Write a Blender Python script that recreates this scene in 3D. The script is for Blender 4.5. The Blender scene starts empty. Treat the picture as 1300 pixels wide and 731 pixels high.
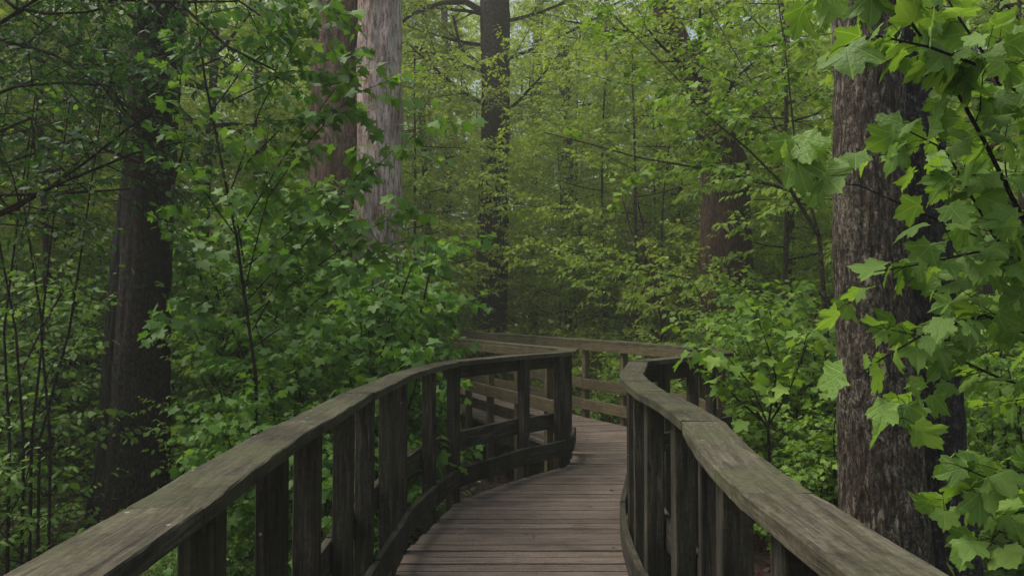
import bpy, math, random
import numpy as np
from mathutils import Vector, noise, Matrix
R_ = math.radians
sc = bpy.context.scene
COL = sc.collection
FPX = 930.0; PIT = math.atan(31.5/FPX); EYE = 1.44; GZ = -0.72      # deck surface is z = 0, ground about 0.7 m below

def at(x, y, Y):
    """world point at distance Y in front of the viewpoint, seen at photo pixel x,y"""
    dx = (x-650)/FPX; dy = (365.5-y)/FPX
    fy = math.cos(PIT)-dy*math.sin(PIT); fz = math.sin(PIT)+dy*math.cos(PIT)
    t = Y/fy
    return Vector((dx*t, Y, EYE+fz*t))

def gh(x, y):
    d = noise.noise(Vector((x*.22, y*.22, 3.1)))*.16 + noise.noise(Vector((x*.9, y*.9, 8.1)))*.035
    rr = math.hypot(x, y)
    return GZ + d + max(0, rr-22)*.012

# ------------------------------------------------------------------ node helpers
def newmat(name):
    m = bpy.data.materials.new(name); m.use_nodes = True
    nt = m.node_tree; nt.nodes.clear()
    out = nt.nodes.new('ShaderNodeOutputMaterial')
    return m, nt, out
def N(nt, typ, **kw):
    n = nt.nodes.new(typ)
    for k, v in kw.items():
        if k in n.inputs.keys() and not hasattr(n, k): n.inputs[k].default_value = v
        else: setattr(n, k, v)
    return n
def ramp(nt, fac, stops, interp='LINEAR'):
    r = nt.nodes.new('ShaderNodeValToRGB'); r.color_ramp.interpolation = interp
    e = r.color_ramp.elements
    while len(e) < len(stops): e.new(.5)
    for i, (p, c) in enumerate(stops):
        e[i].position = p; e[i].color = (c[0], c[1], c[2], 1)
    nt.links.new(fac, r.inputs[0]); return r.outputs[0]
def mixc(nt, fac, a, b, blend='MIX'):
    m = nt.nodes.new('ShaderNodeMix'); m.data_type = 'RGBA'; m.blend_type = blend; m.clamp_result = True
    for s, v in ((m.inputs['Factor'], fac), (m.inputs[6], a), (m.inputs[7], b)):
        if isinstance(v, (int, float)): s.default_value = v
        elif isinstance(v, tuple): s.default_value = (v[0], v[1], v[2], 1)
        else: nt.links.new(v, s)
    return m.outputs[2]
def math_(nt, op, a, b=None):
    m = nt.nodes.new('ShaderNodeMath'); m.operation = op
    for s, v in ((m.inputs[0], a), (m.inputs[1], b)):
        if v is None: continue
        if isinstance(v, (int, float)): s.default_value = v
        else: nt.links.new(v, s)
    return m.outputs[0]
def mapped(nt, src, scale, loc=(0,0,0)):
    m = nt.nodes.new('ShaderNodeMapping'); m.inputs['Scale'].default_value = scale; m.inputs['Location'].default_value = loc
    nt.links.new(src, m.inputs[0]); return m.outputs[0]
def noise_(nt, vec, scale, detail=4, rough=.55, dist=0):
    n = nt.nodes.new('ShaderNodeTexNoise'); n.inputs['Scale'].default_value = scale
    n.inputs['Detail'].default_value = detail; n.inputs['Roughness'].default_value = rough
    n.inputs['Distortion'].default_value = dist
    nt.links.new(vec, n.inputs['Vector']); return n.outputs['Fac']

def wood_mat(name, dark, mid, light, algae, algae_amt=.5, rough=.85, stain=.6):
    m, nt, out = newmat(name)
    uv = N(nt, 'ShaderNodeTexCoord').outputs['UV']; ob = N(nt, 'ShaderNodeNewGeometry').outputs['Position']
    g1 = noise_(nt, mapped(nt, uv, (3.5, 48, 1)), 1.0, 8, .72, .9)
    g2 = noise_(nt, mapped(nt, uv, (14, 210, 1)), 1.0, 4, .7)
    big = noise_(nt, ob, 2.6, 4, .6)
    blot = noise_(nt, ob, 9, 5, .65)
    c = ramp(nt, g1, [(.34, dark), (.5, mid), (.68, light)])
    c = mixc(nt, .55, c, ramp(nt, g2, [(.3, (.35,.35,.35)), (.6, (1,1,1))]), 'MULTIPLY')
    at_ = N(nt, 'ShaderNodeAttribute', attribute_name='rnd').outputs['Fac']
    c = mixc(nt, .7, c, ramp(nt, at_, [(0, (.52,.50,.49)), (.5, (.8,.79,.78)), (1, (1,.98,.96))]), 'MULTIPLY')
    am = ramp(nt, math_(nt, 'ADD', math_(nt, 'MULTIPLY', big, .6), math_(nt, 'MULTIPLY', blot, .4)), [(.43, (0,0,0)), (.62, (1,1,1))])
    c = mixc(nt, math_(nt, 'MULTIPLY', am, algae_amt), c, algae)
    sm = ramp(nt, noise_(nt, mapped(nt, ob, (1.6, 1.6, .7), (7, 3, 1)), 2.2, 5, .6), [(.5, (0,0,0)), (.68, (1,1,1))])
    c = mixc(nt, math_(nt, 'MULTIPLY', sm, stain), c, tuple(v*.35 for v in dark))
    vo = N(nt, 'ShaderNodeTexVoronoi', Scale=13.0); nt.links.new(mapped(nt, ob, (1, 1, 1)), vo.inputs['Vector'])
    fn = noise_(nt, ob, 55, 6, .75)
    c = mixc(nt, .75, c, ramp(nt, fn, [(.36,(.45,.44,.42)),(.52,(.9,.9,.9)),(.66,(1,1,1))]), 'MULTIPLY')
    spk = ramp(nt, vo.outputs['Distance'], [(.05, (1,1,1)), (.075, (0,0,0))])
    c = mixc(nt, math_(nt, 'MULTIPLY', spk, .55), c, (.36,.36,.31))
    h = math_(nt, 'ADD', math_(nt, 'MULTIPLY', g1, .6), math_(nt, 'MULTIPLY', g2, .5))
    h = math_(nt, 'ADD', h, math_(nt, 'MULTIPLY', blot, .35))
    bp = N(nt, 'ShaderNodeBump', Strength=.75, Distance=.006); nt.links.new(h, bp.inputs['Height'])
    b = N(nt, 'ShaderNodeBsdfPrincipled', Roughness=rough); b.inputs['Specular IOR Level'].default_value = .25
    nt.links.new(c, b.inputs['Base Color']); nt.links.new(bp.outputs[0], b.inputs['Normal']); nt.links.new(b.outputs[0], out.inputs[0])
    return m

def bark_mat(name, crack, mid, light, lichen, sc_=9, lich=.4, stretch=.18, warm=(.12,.07,.05), warm_amt=.3, bump=1.0, vw=.55):
    m, nt, out = newmat(name)
    ob = N(nt, 'ShaderNodeTexCoord').outputs['Object']
    nz = noise_(nt, mapped(nt, ob, (1,1,.5)), 9, 5, .7)
    mv = mapped(nt, ob, (1, 1, stretch))
    add = N(nt, 'ShaderNodeVectorMath', operation='ADD'); nt.links.new(mv, add.inputs[0])
    cb = N(nt, 'ShaderNodeCombineXYZ'); nt.links.new(math_(nt,'MULTIPLY',nz,.3), cb.inputs[0]); nt.links.new(math_(nt,'MULTIPLY',nz,-.25), cb.inputs[1]); nt.links.new(add.outputs[0], add.inputs[0]) if False else None
    nt.links.new(cb.outputs[0], add.inputs[1])
    v = N(nt, 'ShaderNodeTexVoronoi', feature='DISTANCE_TO_EDGE', Scale=float(sc_)*2.2); nt.links.new(add.outputs[0], v.inputs['Vector'])
    n1 = noise_(nt, mapped(nt, ob, (1, 1, stretch*.9)), sc_*3.4, 6, .68, .4)
    n2 = noise_(nt, ob, 30, 4, .7); big = noise_(nt, ob, 1.7, 4, .6)
    h = math_(nt, 'ADD', math_(nt, 'MULTIPLY', ramp(nt, v.outputs['Distance'], [(0,(0,0,0)),(.28,(1,1,1))]), vw), math_(nt, 'MULTIPLY', n1, .75))
    md = .39+vw*.78
    c = ramp(nt, h, [(md-.17, crack), (md-.02, mid), (md+.13, light)])
    c = mixc(nt, math_(nt, 'MULTIPLY', ramp(nt, big, [(.42,(0,0,0)),(.6,(1,1,1))]), warm_amt), c, mixc(nt, 1.0, warm, ramp(nt, h, [(.3,(.3,.3,.3)),(.8,(1,1,1))]), 'MULTIPLY'))
    lm = math_(nt, 'MULTIPLY', ramp(nt, n2, [(.54,(0,0,0)),(.66,(1,1,1))]), ramp(nt, noise_(nt, mapped(nt, ob, (1,1,.5), (4,4,9)), 3.3, 4), [(.45,(0,0,0)),(.65,(1,1,1))]))
    c = mixc(nt, math_(nt, 'MULTIPLY', lm, lich), c, lichen)
    bp = N(nt, 'ShaderNodeBump', Strength=bump, Distance=.03); nt.links.new(math_(nt,'ADD',h,math_(nt,'MULTIPLY',n2,.25)), bp.inputs['Height'])
    b = N(nt, 'ShaderNodeBsdfPrincipled', Roughness=.9); b.inputs['Specular IOR Level'].default_value = .2
    nt.links.new(c, b.inputs['Base Color']); nt.links.new(bp.outputs[0], b.inputs['Normal']); nt.links.new(b.outputs[0], out.inputs[0])
    return m

def leaf_mat(name, c0, c1, c2, trans=.42, obvar=.35, alt=None, rough=.45, veins=False):
    """c0..c2: leaf-to-leaf colour range; alt: colour that whole plants drift to"""
    m, nt, out = newmat(name)
    a = N(nt, 'ShaderNodeAttribute', attribute_name='rnd').outputs['Fac']
    c = ramp(nt, a, [(0, c0), (.55, c1), (1, c2)])
    if alt:
        oi = N(nt, 'ShaderNodeObjectInfo').outputs['Random']
        c = mixc(nt, math_(nt, 'MULTIPLY', oi, obvar), c, alt)
    ob = N(nt, 'ShaderNodeTexCoord').outputs['Object']
    c = mixc(nt, .5, c, ramp(nt, noise_(nt, ob, 2.2, 3), [(.3,(.6,.62,.6)),(.7,(1,1,1))]), 'MULTIPLY')
    b = N(nt, 'ShaderNodeBsdfPrincipled', Roughness=min(.8,rough+.1)); b.inputs['Specular IOR Level'].default_value = .16
    if veins:
        uv = N(nt, 'ShaderNodeTexCoord').outputs['UV']
        sx = N(nt, 'ShaderNodeSeparateXYZ'); nt.links.new(uv, sx.inputs[0])
        ang = math_(nt, 'ABSOLUTE', math_(nt, 'ARCTAN2', sx.outputs[1], sx.outputs[0]))
        rad = math_(nt, 'SQRT', math_(nt, 'ADD', math_(nt,'POWER',sx.outputs[0],2), math_(nt,'POWER',math_(nt,'ABSOLUTE',sx.outputs[1]),2)))
        d = None
        for t in (0, .86, 1.75):
            e = math_(nt, 'MULTIPLY', math_(nt, 'ABSOLUTE', math_(nt, 'SUBTRACT', ang, t)), rad)
            d = e if d is None else math_(nt, 'MINIMUM', d, e)
        vm = ramp(nt, d, [(.008, (1,1,1)), (.022, (0,0,0))])
        c = mixc(nt, math_(nt, 'MULTIPLY', vm, .22), c, tuple(min(1, v*1.5+.03) for v in c2))
        wv = noise_(nt, mapped(nt, uv, (9, 9, 1)), 1.0, 3)
        c = mixc(nt, .4, c, ramp(nt, wv, [(.3,(.7,.72,.7)),(.7,(1,1,1))]), 'MULTIPLY')
        bp = N(nt, 'ShaderNodeBump', Strength=.5, Distance=.01)
        nt.links.new(math_(nt,'ADD',math_(nt,'MULTIPLY',vm,-.6),wv), bp.inputs['Height']); nt.links.new(bp.outputs[0], b.inputs['Normal'])
    nt.links.new(c, b.inputs['Base Color'])
    t = N(nt, 'ShaderNodeBsdfTranslucent')
    k = trans*2.2
    nt.links.new(mixc(nt, 1.0, c, (1.0*k, 1.0*k, .4*k), 'MULTIPLY'), t.inputs[0])
    mx = N(nt, 'ShaderNodeAddShader')
    nt.links.new(b.outputs[0], mx.inputs[0]); nt.links.new(t.outputs[0], mx.inputs[1]); nt.links.new(mx.outputs[0], out.inputs[0])
    return m

M = {}
M['cap'] = wood_mat('cap_wood', (.028,.023,.015), (.088,.080,.054), (.185,.172,.125), (.075,.085,.036), .65, .92, .62)
M['rail'] = wood_mat('rail_wood', (.010,.009,.008), (.046,.041,.032), (.15,.13,.098), (.05,.058,.028), .4, .85, .85)
M['newrail'] = wood_mat('brown_rail_wood', (.045,.035,.020), (.135,.108,.058), (.25,.205,.115), (.10,.11,.05), .25, .85, .35)
M['deck'] = wood_mat('deck_wood', (.065,.048,.038), (.175,.138,.112), (.27,.225,.188), (.12,.11,.07), .3, .75, .35)
M['barkA'] = bark_mat('dark_bark', (.006,.005,.006), (.024,.021,.019), (.06,.055,.048), (.13,.15,.12), 14, .5, .35, vw=.25)
M['barkF'] = bark_mat('furrowed_brown_bark', (.011,.009,.007), (.085,.070,.053), (.30,.265,.215), (.26,.28,.22), 13, .75, .2, (.12,.085,.062), .35, vw=.2)  # brown bark of the left stem, its colour lightened for light from the left
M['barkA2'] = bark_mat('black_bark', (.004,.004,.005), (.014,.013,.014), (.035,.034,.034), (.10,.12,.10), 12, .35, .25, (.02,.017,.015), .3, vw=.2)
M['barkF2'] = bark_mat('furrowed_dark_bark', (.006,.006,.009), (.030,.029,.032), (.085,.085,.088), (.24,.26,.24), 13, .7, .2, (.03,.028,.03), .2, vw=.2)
M['barkB'] = bark_mat('pale_flaking_bark', (.13,.06,.045), (.50,.40,.355), (.70,.62,.57), (.5,.5,.44), 7, .25, .16, (.26,.13,.10), .55, .9, .1)
M['barkE'] = bark_mat('reddish_brown_bark', (.022,.013,.010), (.085,.052,.038), (.16,.115,.085), (.15,.16,.11), 12, .3, .14, (.13,.07,.048), .5, vw=.2)
M['barkC'] = bark_mat('grey_brown_bark', (.014,.012,.012), (.055,.045,.038), (.10,.085,.07), (.13,.15,.10), 14, .4, .3, vw=.3)
M['twig'] = bark_mat('twig_bark', (.008,.007,.007), (.022,.020,.017), (.045,.042,.033), (.08,.09,.06), 20, .2)
M['twigpale'] = bark_mat('pale_twig_bark', (.05,.045,.03), (.12,.11,.075), (.22,.2,.15), (.2,.22,.15), 20, .3)
M['maple'] = leaf_mat('maple_leaf', (.050,.108,.020), (.095,.175,.030), (.175,.27,.06), .52, .3, (.12,.19,.03), .38, True)
M['mapleB'] = leaf_mat('maple_leaf_cool', (.038,.10,.016), (.072,.152,.024), (.135,.23,.045), .46, .5, (.065,.125,.018), .42)
M['yellow'] = leaf_mat('young_yellow_leaf', (.05,.105,.016), (.09,.165,.022), (.18,.26,.045), .45, .4, (.09,.16,.02), .5)
M['fine'] = leaf_mat('fine_leaf', (.045,.10,.016), (.088,.165,.026), (.16,.235,.05), .4, .5, (.04,.09,.015), .5)
M['darkleaf'] = leaf_mat('dark_fine_leaf', (.014,.044,.012), (.03,.080,.018), (.06,.12,.026), .35, .3, (.015,.05,.01), .5)  # a darker green than the other fine leaves
M['bg'] = leaf_mat('woodland_leaf', (.095,.135,.020), (.15,.20,.030), (.23,.275,.055), .5, .6, (.08,.155,.028), .6)
M['bgd'] = leaf_mat('far_woodland_leaf', (.12,.155,.028), (.18,.225,.042), (.25,.295,.07), .5, .4, (.05,.11,.02), .6)
M['litter'] = leaf_mat('dead_leaf', (.045,.026,.018), (.10,.06,.038), (.20,.14,.095), .1, .1, None, .8)

_m, _nt, _o = newmat('rusty_nail'); _b = N(_nt, 'ShaderNodeBsdfPrincipled', Roughness=.6); _b.inputs['Base Color'].default_value = (.035,.022,.015,1); _b.inputs['Metallic'].default_value = .3; _nt.links.new(_b.outputs[0], _o.inputs[0]); M['nail'] = _m
# ------------------------------------------------------------------ object helpers
def link(o, parent=None):
    COL.objects.link(o)
    if parent: o.parent = parent
    return o
def tag(o, label=None, cat=None, group=None, kind=None):
    if label: o['label'] = label
    if cat: o['category'] = cat
    if group: o['group'] = group
    if kind: o['kind'] = kind
    return o
def thing(name, loc, label, cat, group=None, rz=0):
    o = bpy.data.objects.new(name, None); o.location = loc; o.rotation_euler = (0, 0, rz); o.empty_display_size = .2
    link(o); return tag(o, label, cat, group)
def mesh_np(name, V, polys, mat, parent=None, rnd=None, uv=None, smooth=True, origin=None):
    """V (n,3); polys: list of int arrays (m,k)"""
    V = np.asarray(V, dtype=np.float32)
    if origin is not None: V = V - np.asarray(origin, dtype=np.float32)
    me = bpy.data.meshes.new(name)
    me.vertices.add(len(V)); me.vertices.foreach_set('co', V.ravel())
    polys = [np.asarray(p, dtype=np.int32) for p in polys if len(p)]
    li = np.concatenate([p.ravel() for p in polys]); cnt = np.concatenate([np.full(len(p), p.shape[1], np.int32) for p in polys])
    st = np.concatenate([[0], np.cumsum(cnt)[:-1]]).astype(np.int32)
    me.loops.add(len(li)); me.loops.foreach_set('vertex_index', li)
    me.polygons.add(len(cnt)); me.polygons.foreach_set('loop_start', st); me.polygons.foreach_set('loop_total', cnt)
    me.update(calc_edges=True); me.validate()
    if rnd is not None and len(rnd) == len(me.vertices):
        a = me.attributes.new('rnd', 'FLOAT', 'POINT'); a.data.foreach_set('value', np.asarray(rnd, dtype=np.float32))
    if uv is not None:
        l = me.uv_layers.new(name='UVMap')
        lv = np.empty(len(me.loops), dtype=np.int32); me.loops.foreach_get('vertex_index', lv)
        l.data.foreach_set('uv', np.asarray(uv, dtype=np.float32)[lv].ravel())
    me.polygons.foreach_set('use_smooth', np.full(len(me.polygons), smooth))
    me.materials.append(mat)
    o = bpy.data.objects.new(name, me)
    if origin is not None and parent is None: o.location = origin
    return link(o, parent)

class MB:
    """collects boards (boxes swept along a line) with their own uv and per-board random"""
    def __init__(s): s.v=[]; s.q=[]; s.uv=[]; s.r=[]
    def sweep(s, pts, w, h, side=0.0, zc=0.0, rng=random, tilt=0, jz=0, rough=0, dirs=None):
        """board along plan points (Vector 3), w across, h tall, centre offset sideways `side` and up zc"""
        if rough:                                   # short steps so that worn edges can wander
            P2=[]; D2=[]; dirs = dirs or [None]*len(pts)
            for i in range(len(pts)-1):
                k = max(1, int((pts[i+1]-pts[i]).length/.045))
                for j in range(k):
                    t = j/k; P2.append(pts[i].lerp(pts[i+1], t)); D2.append(dirs[i] if j == 0 else 'mid')
            P2.append(pts[-1]); D2.append(dirs[-1])
            raw = P2; pts = P2; dirs = [None if d == 'mid' else d for d in D2]
        n = len(pts); b = .0035
        sec = [(-w/2+b,-h/2),(w/2-b,-h/2),(w/2,-h/2+b),(w/2,h/2-b),(w/2-b,h/2),(-w/2+b,h/2),(-w/2,h/2-b),(-w/2,-h/2+b)]
        per = [0]
        for i in range(8):
            a = sec[i]; c = sec[(i+1) % 8]; per.append(per[-1]+math.hypot(a[0]-c[0], a[1]-c[1]))
        u0, v0, r = rng.random()*50, rng.random()*50, rng.random()
        base = len(s.v); u = 0
        for i in range(n):
            p = pts[i]
            if dirs and dirs[i] is not None: nx = dirs[i]; k = 1
            else:
                a = (pts[min(i+1,n-1)]-pts[max(i-1,0)]); a.z = 0; a.normalize(); nx = Vector((a.y, -a.x, 0)); k = 1
                if 0 < i < n-1:
                    e = (pts[i+1]-pts[i]); e.z=0; e.normalize(); k = 1/max(.5, e.dot(a))
            if i: u += (pts[i]-pts[i-1]).length
            for j, (x, z) in enumerate(sec):
                q = p + nx*((x+side)*k) + Vector((0, 0, z+zc+jz+tilt*x))
                if rough:
                    w_ = noise.noise(Vector((q.x*9, q.y*9, j*3.7+r*50)))+.6*noise.noise(Vector((q.x*33, q.y*33, j*1.7)))
                    q += nx*(w_*rough*1.4*(1 if x > 0 else -1)) + Vector((0, 0, w_*rough*.7))
                s.v.append(tuple(q)); s.uv.append((u0+u, v0+per[j])); s.r.append(r)
        for i in range(n-1):
            for j in range(8):
                a = base+i*8+j; c = base+i*8+(j+1) % 8
                s.q.append((a, c, c+8, a+8))
        for row, flip in ((0, 0), (n-1, 1)):
            idx = [base+row*8+j for j in range(8)]
            for tri in ((0,1,2,3),(0,3,4,7),(4,5,6,7)):
                f = [idx[t] for t in tri]
                s.q.append(tuple(f if flip else f[::-1]))
    def post(s, p, z0, z1, w, d, ang, rng=random):
        ca, sa = math.cos(ang), math.sin(ang); b = .004
        sec = [(-w/2+b,-d/2),(w/2-b,-d/2),(w/2,-d/2+b),(w/2,d/2-b),(w/2-b,d/2),(-w/2+b,d/2),(-w/2,d/2-b),(-w/2,-d/2+b)]
        per = [0]
        for i in range(8):
            a = sec[i]; c = sec[(i+1) % 8]; per.append(per[-1]+math.hypot(a[0]-c[0], a[1]-c[1]))
        u0, v0, r = rng.random()*50, rng.random()*50, rng.random(); base = len(s.v)
        lx, ly = rng.uniform(-.012,.012), rng.uniform(-.012,.012)
        for k, z in enumerate((z0, z0+(z1-z0)*.5, z1)):
            for j, (x, y) in enumerate(sec):
                t = k/2-1
                s.v.append((p[0]+x*ca-y*sa+lx*t, p[1]+x*sa+y*ca+ly*t, z)); s.uv.append((u0+z, v0+per[j])); s.r.append(r)
        for i in range(2):
            for j in range(8):
                a = base+i*8+j; c = base+i*8+(j+1) % 8
                s.q.append((a, c, c+8, a+8))
        for row, flip in ((0, 0), (2, 1)):
            idx = [base+row*8+j for j in range(8)]
            for tri in ((0,1,2,3),(0,3,4,7),(4,5,6,7)):
                f = [idx[t] for t in tri]; s.q.append(tuple(f if flip else f[::-1]))
    def build(s, name, mat, parent):
        org = tuple(parent.location) if parent else None
        return mesh_np(name, s.v, [s.q], mat, parent, s.r, s.uv, False, org)

def poly_len(pts): return sum((pts[i+1]-pts[i]).length for i in range(len(pts)-1))
def sub_line(pts, a, b):
    """part of a polyline between arc lengths a and b"""
    out = []; s = 0
    for i in range(len(pts)-1):
        d = (pts[i+1]-pts[i]).length
        for t in ([a] if s <= a <= s+d else []): out.append(pts[i].lerp(pts[i+1], (a-s)/d))
        if a+.02 < s+d < b-.02: out.append(pts[i+1].copy())
        if s <= b <= s+d: out.append(pts[i].lerp(pts[i+1], (b-s)/d)); break
        s += d
    return out
def smooth_line(P, k=3):
    """Catmull-Rom through 2-D points"""
    P = [Vector((p[0], p[1], 0)) for p in P]; out = []
    for i in range(len(P)-1):
        p0 = P[max(i-1,0)]; p1 = P[i]; p2 = P[i+1]; p3 = P[min(i+2,len(P)-1)]
        for j in range(k):
            t = j/k
            out.append(.5*((2*p1)+(p2-p0)*t+(2*p0-5*p1+4*p2-p3)*t*t+(3*p1-p0-3*p2+p3)*t**3))
    out.append(P[-1]); return out
def arc_at_y(pts, y):
    s = 0
    for i in range(len(pts)-1):
        d = (pts[i+1]-pts[i]).length
        if (pts[i].y-y)*(pts[i+1].y-y) <= 0 and abs(pts[i+1].y-pts[i].y) > 1e-6:
            return s + d*(y-pts[i].y)/(pts[i+1].y-pts[i].y)
        s += d
    return s
def pos_dir(pts, a):
    s = 0
    for i in range(len(pts)-1):
        d = (pts[i+1]-pts[i]).length
        if a <= s+d or i == len(pts)-2:
            return pts[i].lerp(pts[i+1], (a-s)/d), (pts[i+1]-pts[i]).normalized()
        s += d

# ------------------------------------------------------------------ boardwalk plan (metres, taken from the rail tops and deck edges)
L1 = [(-.60,-.9),(-.622,.45),(-.655,1.40),(-.708,2.42),(-.716,3.42),(-.678,4.5),(-.47,5.62)]
L1b = [(-.47,5.62),(.03,6.42),(.50,6.98)]
L1c = [(.50,6.98),(.585,7.62)]
L2 = [(.585,7.62),(.42,8.05),(-.2,9.35),(-.90,10.95),(-1.7,12.4),(-3.0,13.9),(-4.6,15.0)]
R1 = [(.60,-.9),(.568,.4),(.550,1.52),(.658,2.52),(.658,3.45),(.752,4.62)]
R2 = [(.752,4.62),(.96,5.62)]
R3 = [(.96,5.62),(1.42,6.15),(2.0,6.86)]
F1 = [(2.0,6.86),(2.06,7.8),(1.52,9.3),(.95,10.4),(.33,12.0),(-.15,13.1),(-.75,14.4),(-1.7,15.9),(-3.3,17.2),(-5,18.2)]

def build_deck():
    root = thing('boardwalk', (0, 0, 0), 'raised wooden boardwalk of narrow worn cross planks bending left through the woods', 'boardwalk')
    left = [Vector((p[0],p[1],0)) for p in L1+L1b[1:]+L1c[1:]+L2[1:]]
    right = [Vector((p[0],p[1],0)) for p in R1+R2[1:]+R3[1:]+F1[1:]]
    def hit(o, d, line, sgn):
        best = None
        for i in range(len(line)-1):
            a, b = line[i], line[i+1]; e = b-a
            den = d.x*e.y-d.y*e.x
            if abs(den) < 1e-9: continue
            w = a-o; t = (w.x*e.y-w.y*e.x)/den; u = (w.x*d.y-w.y*d.x)/den
            if -1e-6 <= u <= 1+1e-6 and t*sgn > 0 and (best is None or abs(t) < abs(best)): best = t
        return best
    spine = smooth_line([(0,-.8),(0,2),(0,4),(.12,5.2),(.62,6.4),(1.1,7.4),(1.05,8.3),(.72,9.3),(.25,10.6),(-.4,12.3),(-1.1,13.7),(-2.2,15.1),(-3.6,16.1)], 6)
    T = poly_len(spine)
    # lines across the deck: step measured along the spine, angle eases from 0 to the heading of the next stretch
    lines = []; s = 0; rng = random.Random(4)
    while s < T-.05:
        p, d = pos_dir(spine, s)
        if p.y < 7.3: ang = 0
        else:
            t = min(1, (p.y-7.3)/2.6); ang = t*R_(20) + min(1, max(0, (p.y-11.5)/4))*R_(26)
        lines.append((p, ang))
        nrm = Vector((-math.sin(ang), math.cos(ang), 0))
        s += .118*rng.uniform(.93, 1.06)/max(.35, d.dot(nrm))
    v=[]; q=[]; uv=[]; rr=[]
    for i in range(len(lines)-1):
        g = rng.uniform(.003,.008)
        row = []
        rz = rng.uniform(-.002,.002); ok = True
        for (p, ang), off in ((lines[i], g), (lines[i+1], -g)):
            d = Vector((math.cos(ang), math.sin(ang), 0)); nrm = Vector((-math.sin(ang), math.cos(ang), 0))
            o = p+nrm*off
            a = hit(o, d, left, -1); b = hit(o, d, right, 1)
            if a is None or b is None: ok = False; break
            row.append((o, d, a, b))
        if not ok: continue
        jl, jr = rng.uniform(-.008,.016), rng.uniform(-.008,.016)
        ua, va, r = rng.random()*40, rng.random()*40, rng.random()
        base = len(v); K = 7
        wob = [rng.uniform(-.0025,.0025) for _ in range(2*K)]
        for e, (o, d, a, b) in enumerate(row):
            for k in range(K):
                t = k/(K-1); x = (a+.035+jl)*(1-t)+(b-.035-jr)*t
                pt = o+d*x
                nn = Vector((-d.y, d.x, 0)); pt = pt+nn*wob[e*K+k]
                v.append((pt.x, pt.y, rz)); uv.append((ua+x, va+e*.13)); rr.append(r)
        for e, (o, d, a, b) in enumerate(row):
            for k in range(K):
                pt = Vector(v[base+e*K+k]); v.append((pt.x, pt.y, -.036)); uv.append((uv[base+e*K+k][0], va+e*.13+.04*(1 if e else -1))); rr.append(r)
        for k in range(K-1):
            a0 = base+k; b0 = base+K+k; c0 = base+2*K+k; d0 = base+3*K+k
            q += [(a0,a0+1,b0+1,b0), (c0,c0+1,a0+1,a0), (b0,b0+1,d0+1,d0), (d0,d0+1,c0+1,c0)]
        q += [(base,base+K,base+3*K,base+2*K), (base+K-1,base+3*K-1,base+4*K-1,base+2*K-1)]
    mesh_np('decking', v, [q], M['deck'], root, rr, uv, False)
    nv=[]; nt_=[]
    for i in range(0, len(v), 28):                       # two nails near each plank end
        A, B_ = Vector(v[i]), Vector(v[i+6]); C_, D_ = Vector(v[i+7]), Vector(v[i+13])
        for t in (.045, .5, .955):
            for e in (.28, .72):
                c = (A.lerp(B_, t)).lerp(C_.lerp(D_, t), e)+Vector((rng.uniform(-.01,.01), rng.uniform(-.004,.004), .0012)); b0 = len(nv)
                for k in range(6): nv.append((c.x+.0045*math.cos(k*1.047), c.y+.0045*math.sin(k*1.047), c.z))
                nt_.append(tuple(range(b0, b0+6)))
    no = mesh_np('nail_heads', nv, [nt_], M['nail'], root); no['kind'] = 'stuff'
    rng = random.Random(8)
    for line, sg in ((left, 1), (right, -1)):
        T = poly_len(line); n = int(T/2.4)
        for i in range(n):
            m = MB(); m.sweep(sub_line(line, T*i/n+.004, T*(i+1)/n-.004), .04, .185, sg*.095, -.036-.0955, rng)
            m.build('edge_beam', M['rail'], root)
    for y in (0.6, 2.4, 4.2, 6.0):
        m = MB(); xr = pos_dir(right, arc_at_y(right, y))[0].x-.13; xl = pos_dir(left, arc_at_y(left, y))[0].x+.13
        m.sweep([Vector((xl, y, 0)), Vector((xr, y, 0))], .04, .14, 0, -.036-.075, rng); m.build('cross_beam', M['rail'], root)
    return root
build_deck()

# ------------------------------------------------------------------ railings
HT = 1.07
def railing(label, runs, seed):
    """runs: (plan points, side that faces the deck (+1 right / -1 left), posts arc list, cap joints list, kick, mid_inside, topboard, post mat, board mat)"""
    rng = random.Random(seed)
    p0 = runs[0]['line'][0]
    root = thing('railing', (p0.x, p0.y, 0), label, 'railing')
    for ri, r in enumerate(runs):
        line = r['line']; sd = r['side']; T = poly_len(line)
        for k, a in enumerate(r['posts']):
            p, d = pos_dir(line, a)
            m = MB(); m.post((p.x, p.y), gh(p.x, p.y)-.12, HT-.041, .077, .080, math.atan2(d.y, d.x)+rng.uniform(-.05,.05), rng)
            m.build('post', r.get('pm', M['rail']), root)
        J = r['joints']
        for k in range(len(J)-1):
            seg = sub_line(line, max(J[k]+.0004, 0), min(J[k+1]-.0004, T))
            dirs = [None]*len(seg)
            for e, jj in ((0, J[k]), (-1, J[k+1])):
                if .05 < jj < T-.05:
                    d_ = pos_dir(line, jj-.03)[1]+pos_dir(line, jj+.03)[1]; d_.normalize(); dirs[e] = Vector((d_.y, -d_.x, 0))
            if k == 0 and r.get('d0'): dirs[0] = r['d0']
            if k == len(J)-2 and r.get('d1'): dirs[-1] = r['d1']
            m = MB(); m.sweep(seg, r.get('capw', .145), .039, rng.uniform(-.006,.006), HT-.0195, rng, rng.uniform(-.02,.02), rng.uniform(-.003,.003), dirs=dirs, rough=.0022)
            m.build('cap_rail', r.get('cm', M['cap']), root)
        for (nm, zc, off, mm, hh) in r['boards']:
            B = r['bj']
            for k in range(len(B)-1):
                a, b = B[k]+.002, B[k+1]-.002
                m = MB(); m.sweep(sub_line(line, max(a,0), min(b,T)), .034, hh, sd*off, zc, rng, 0, rng.uniform(-.006,.006))
                m.build(nm, mm, root)
    return root
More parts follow.
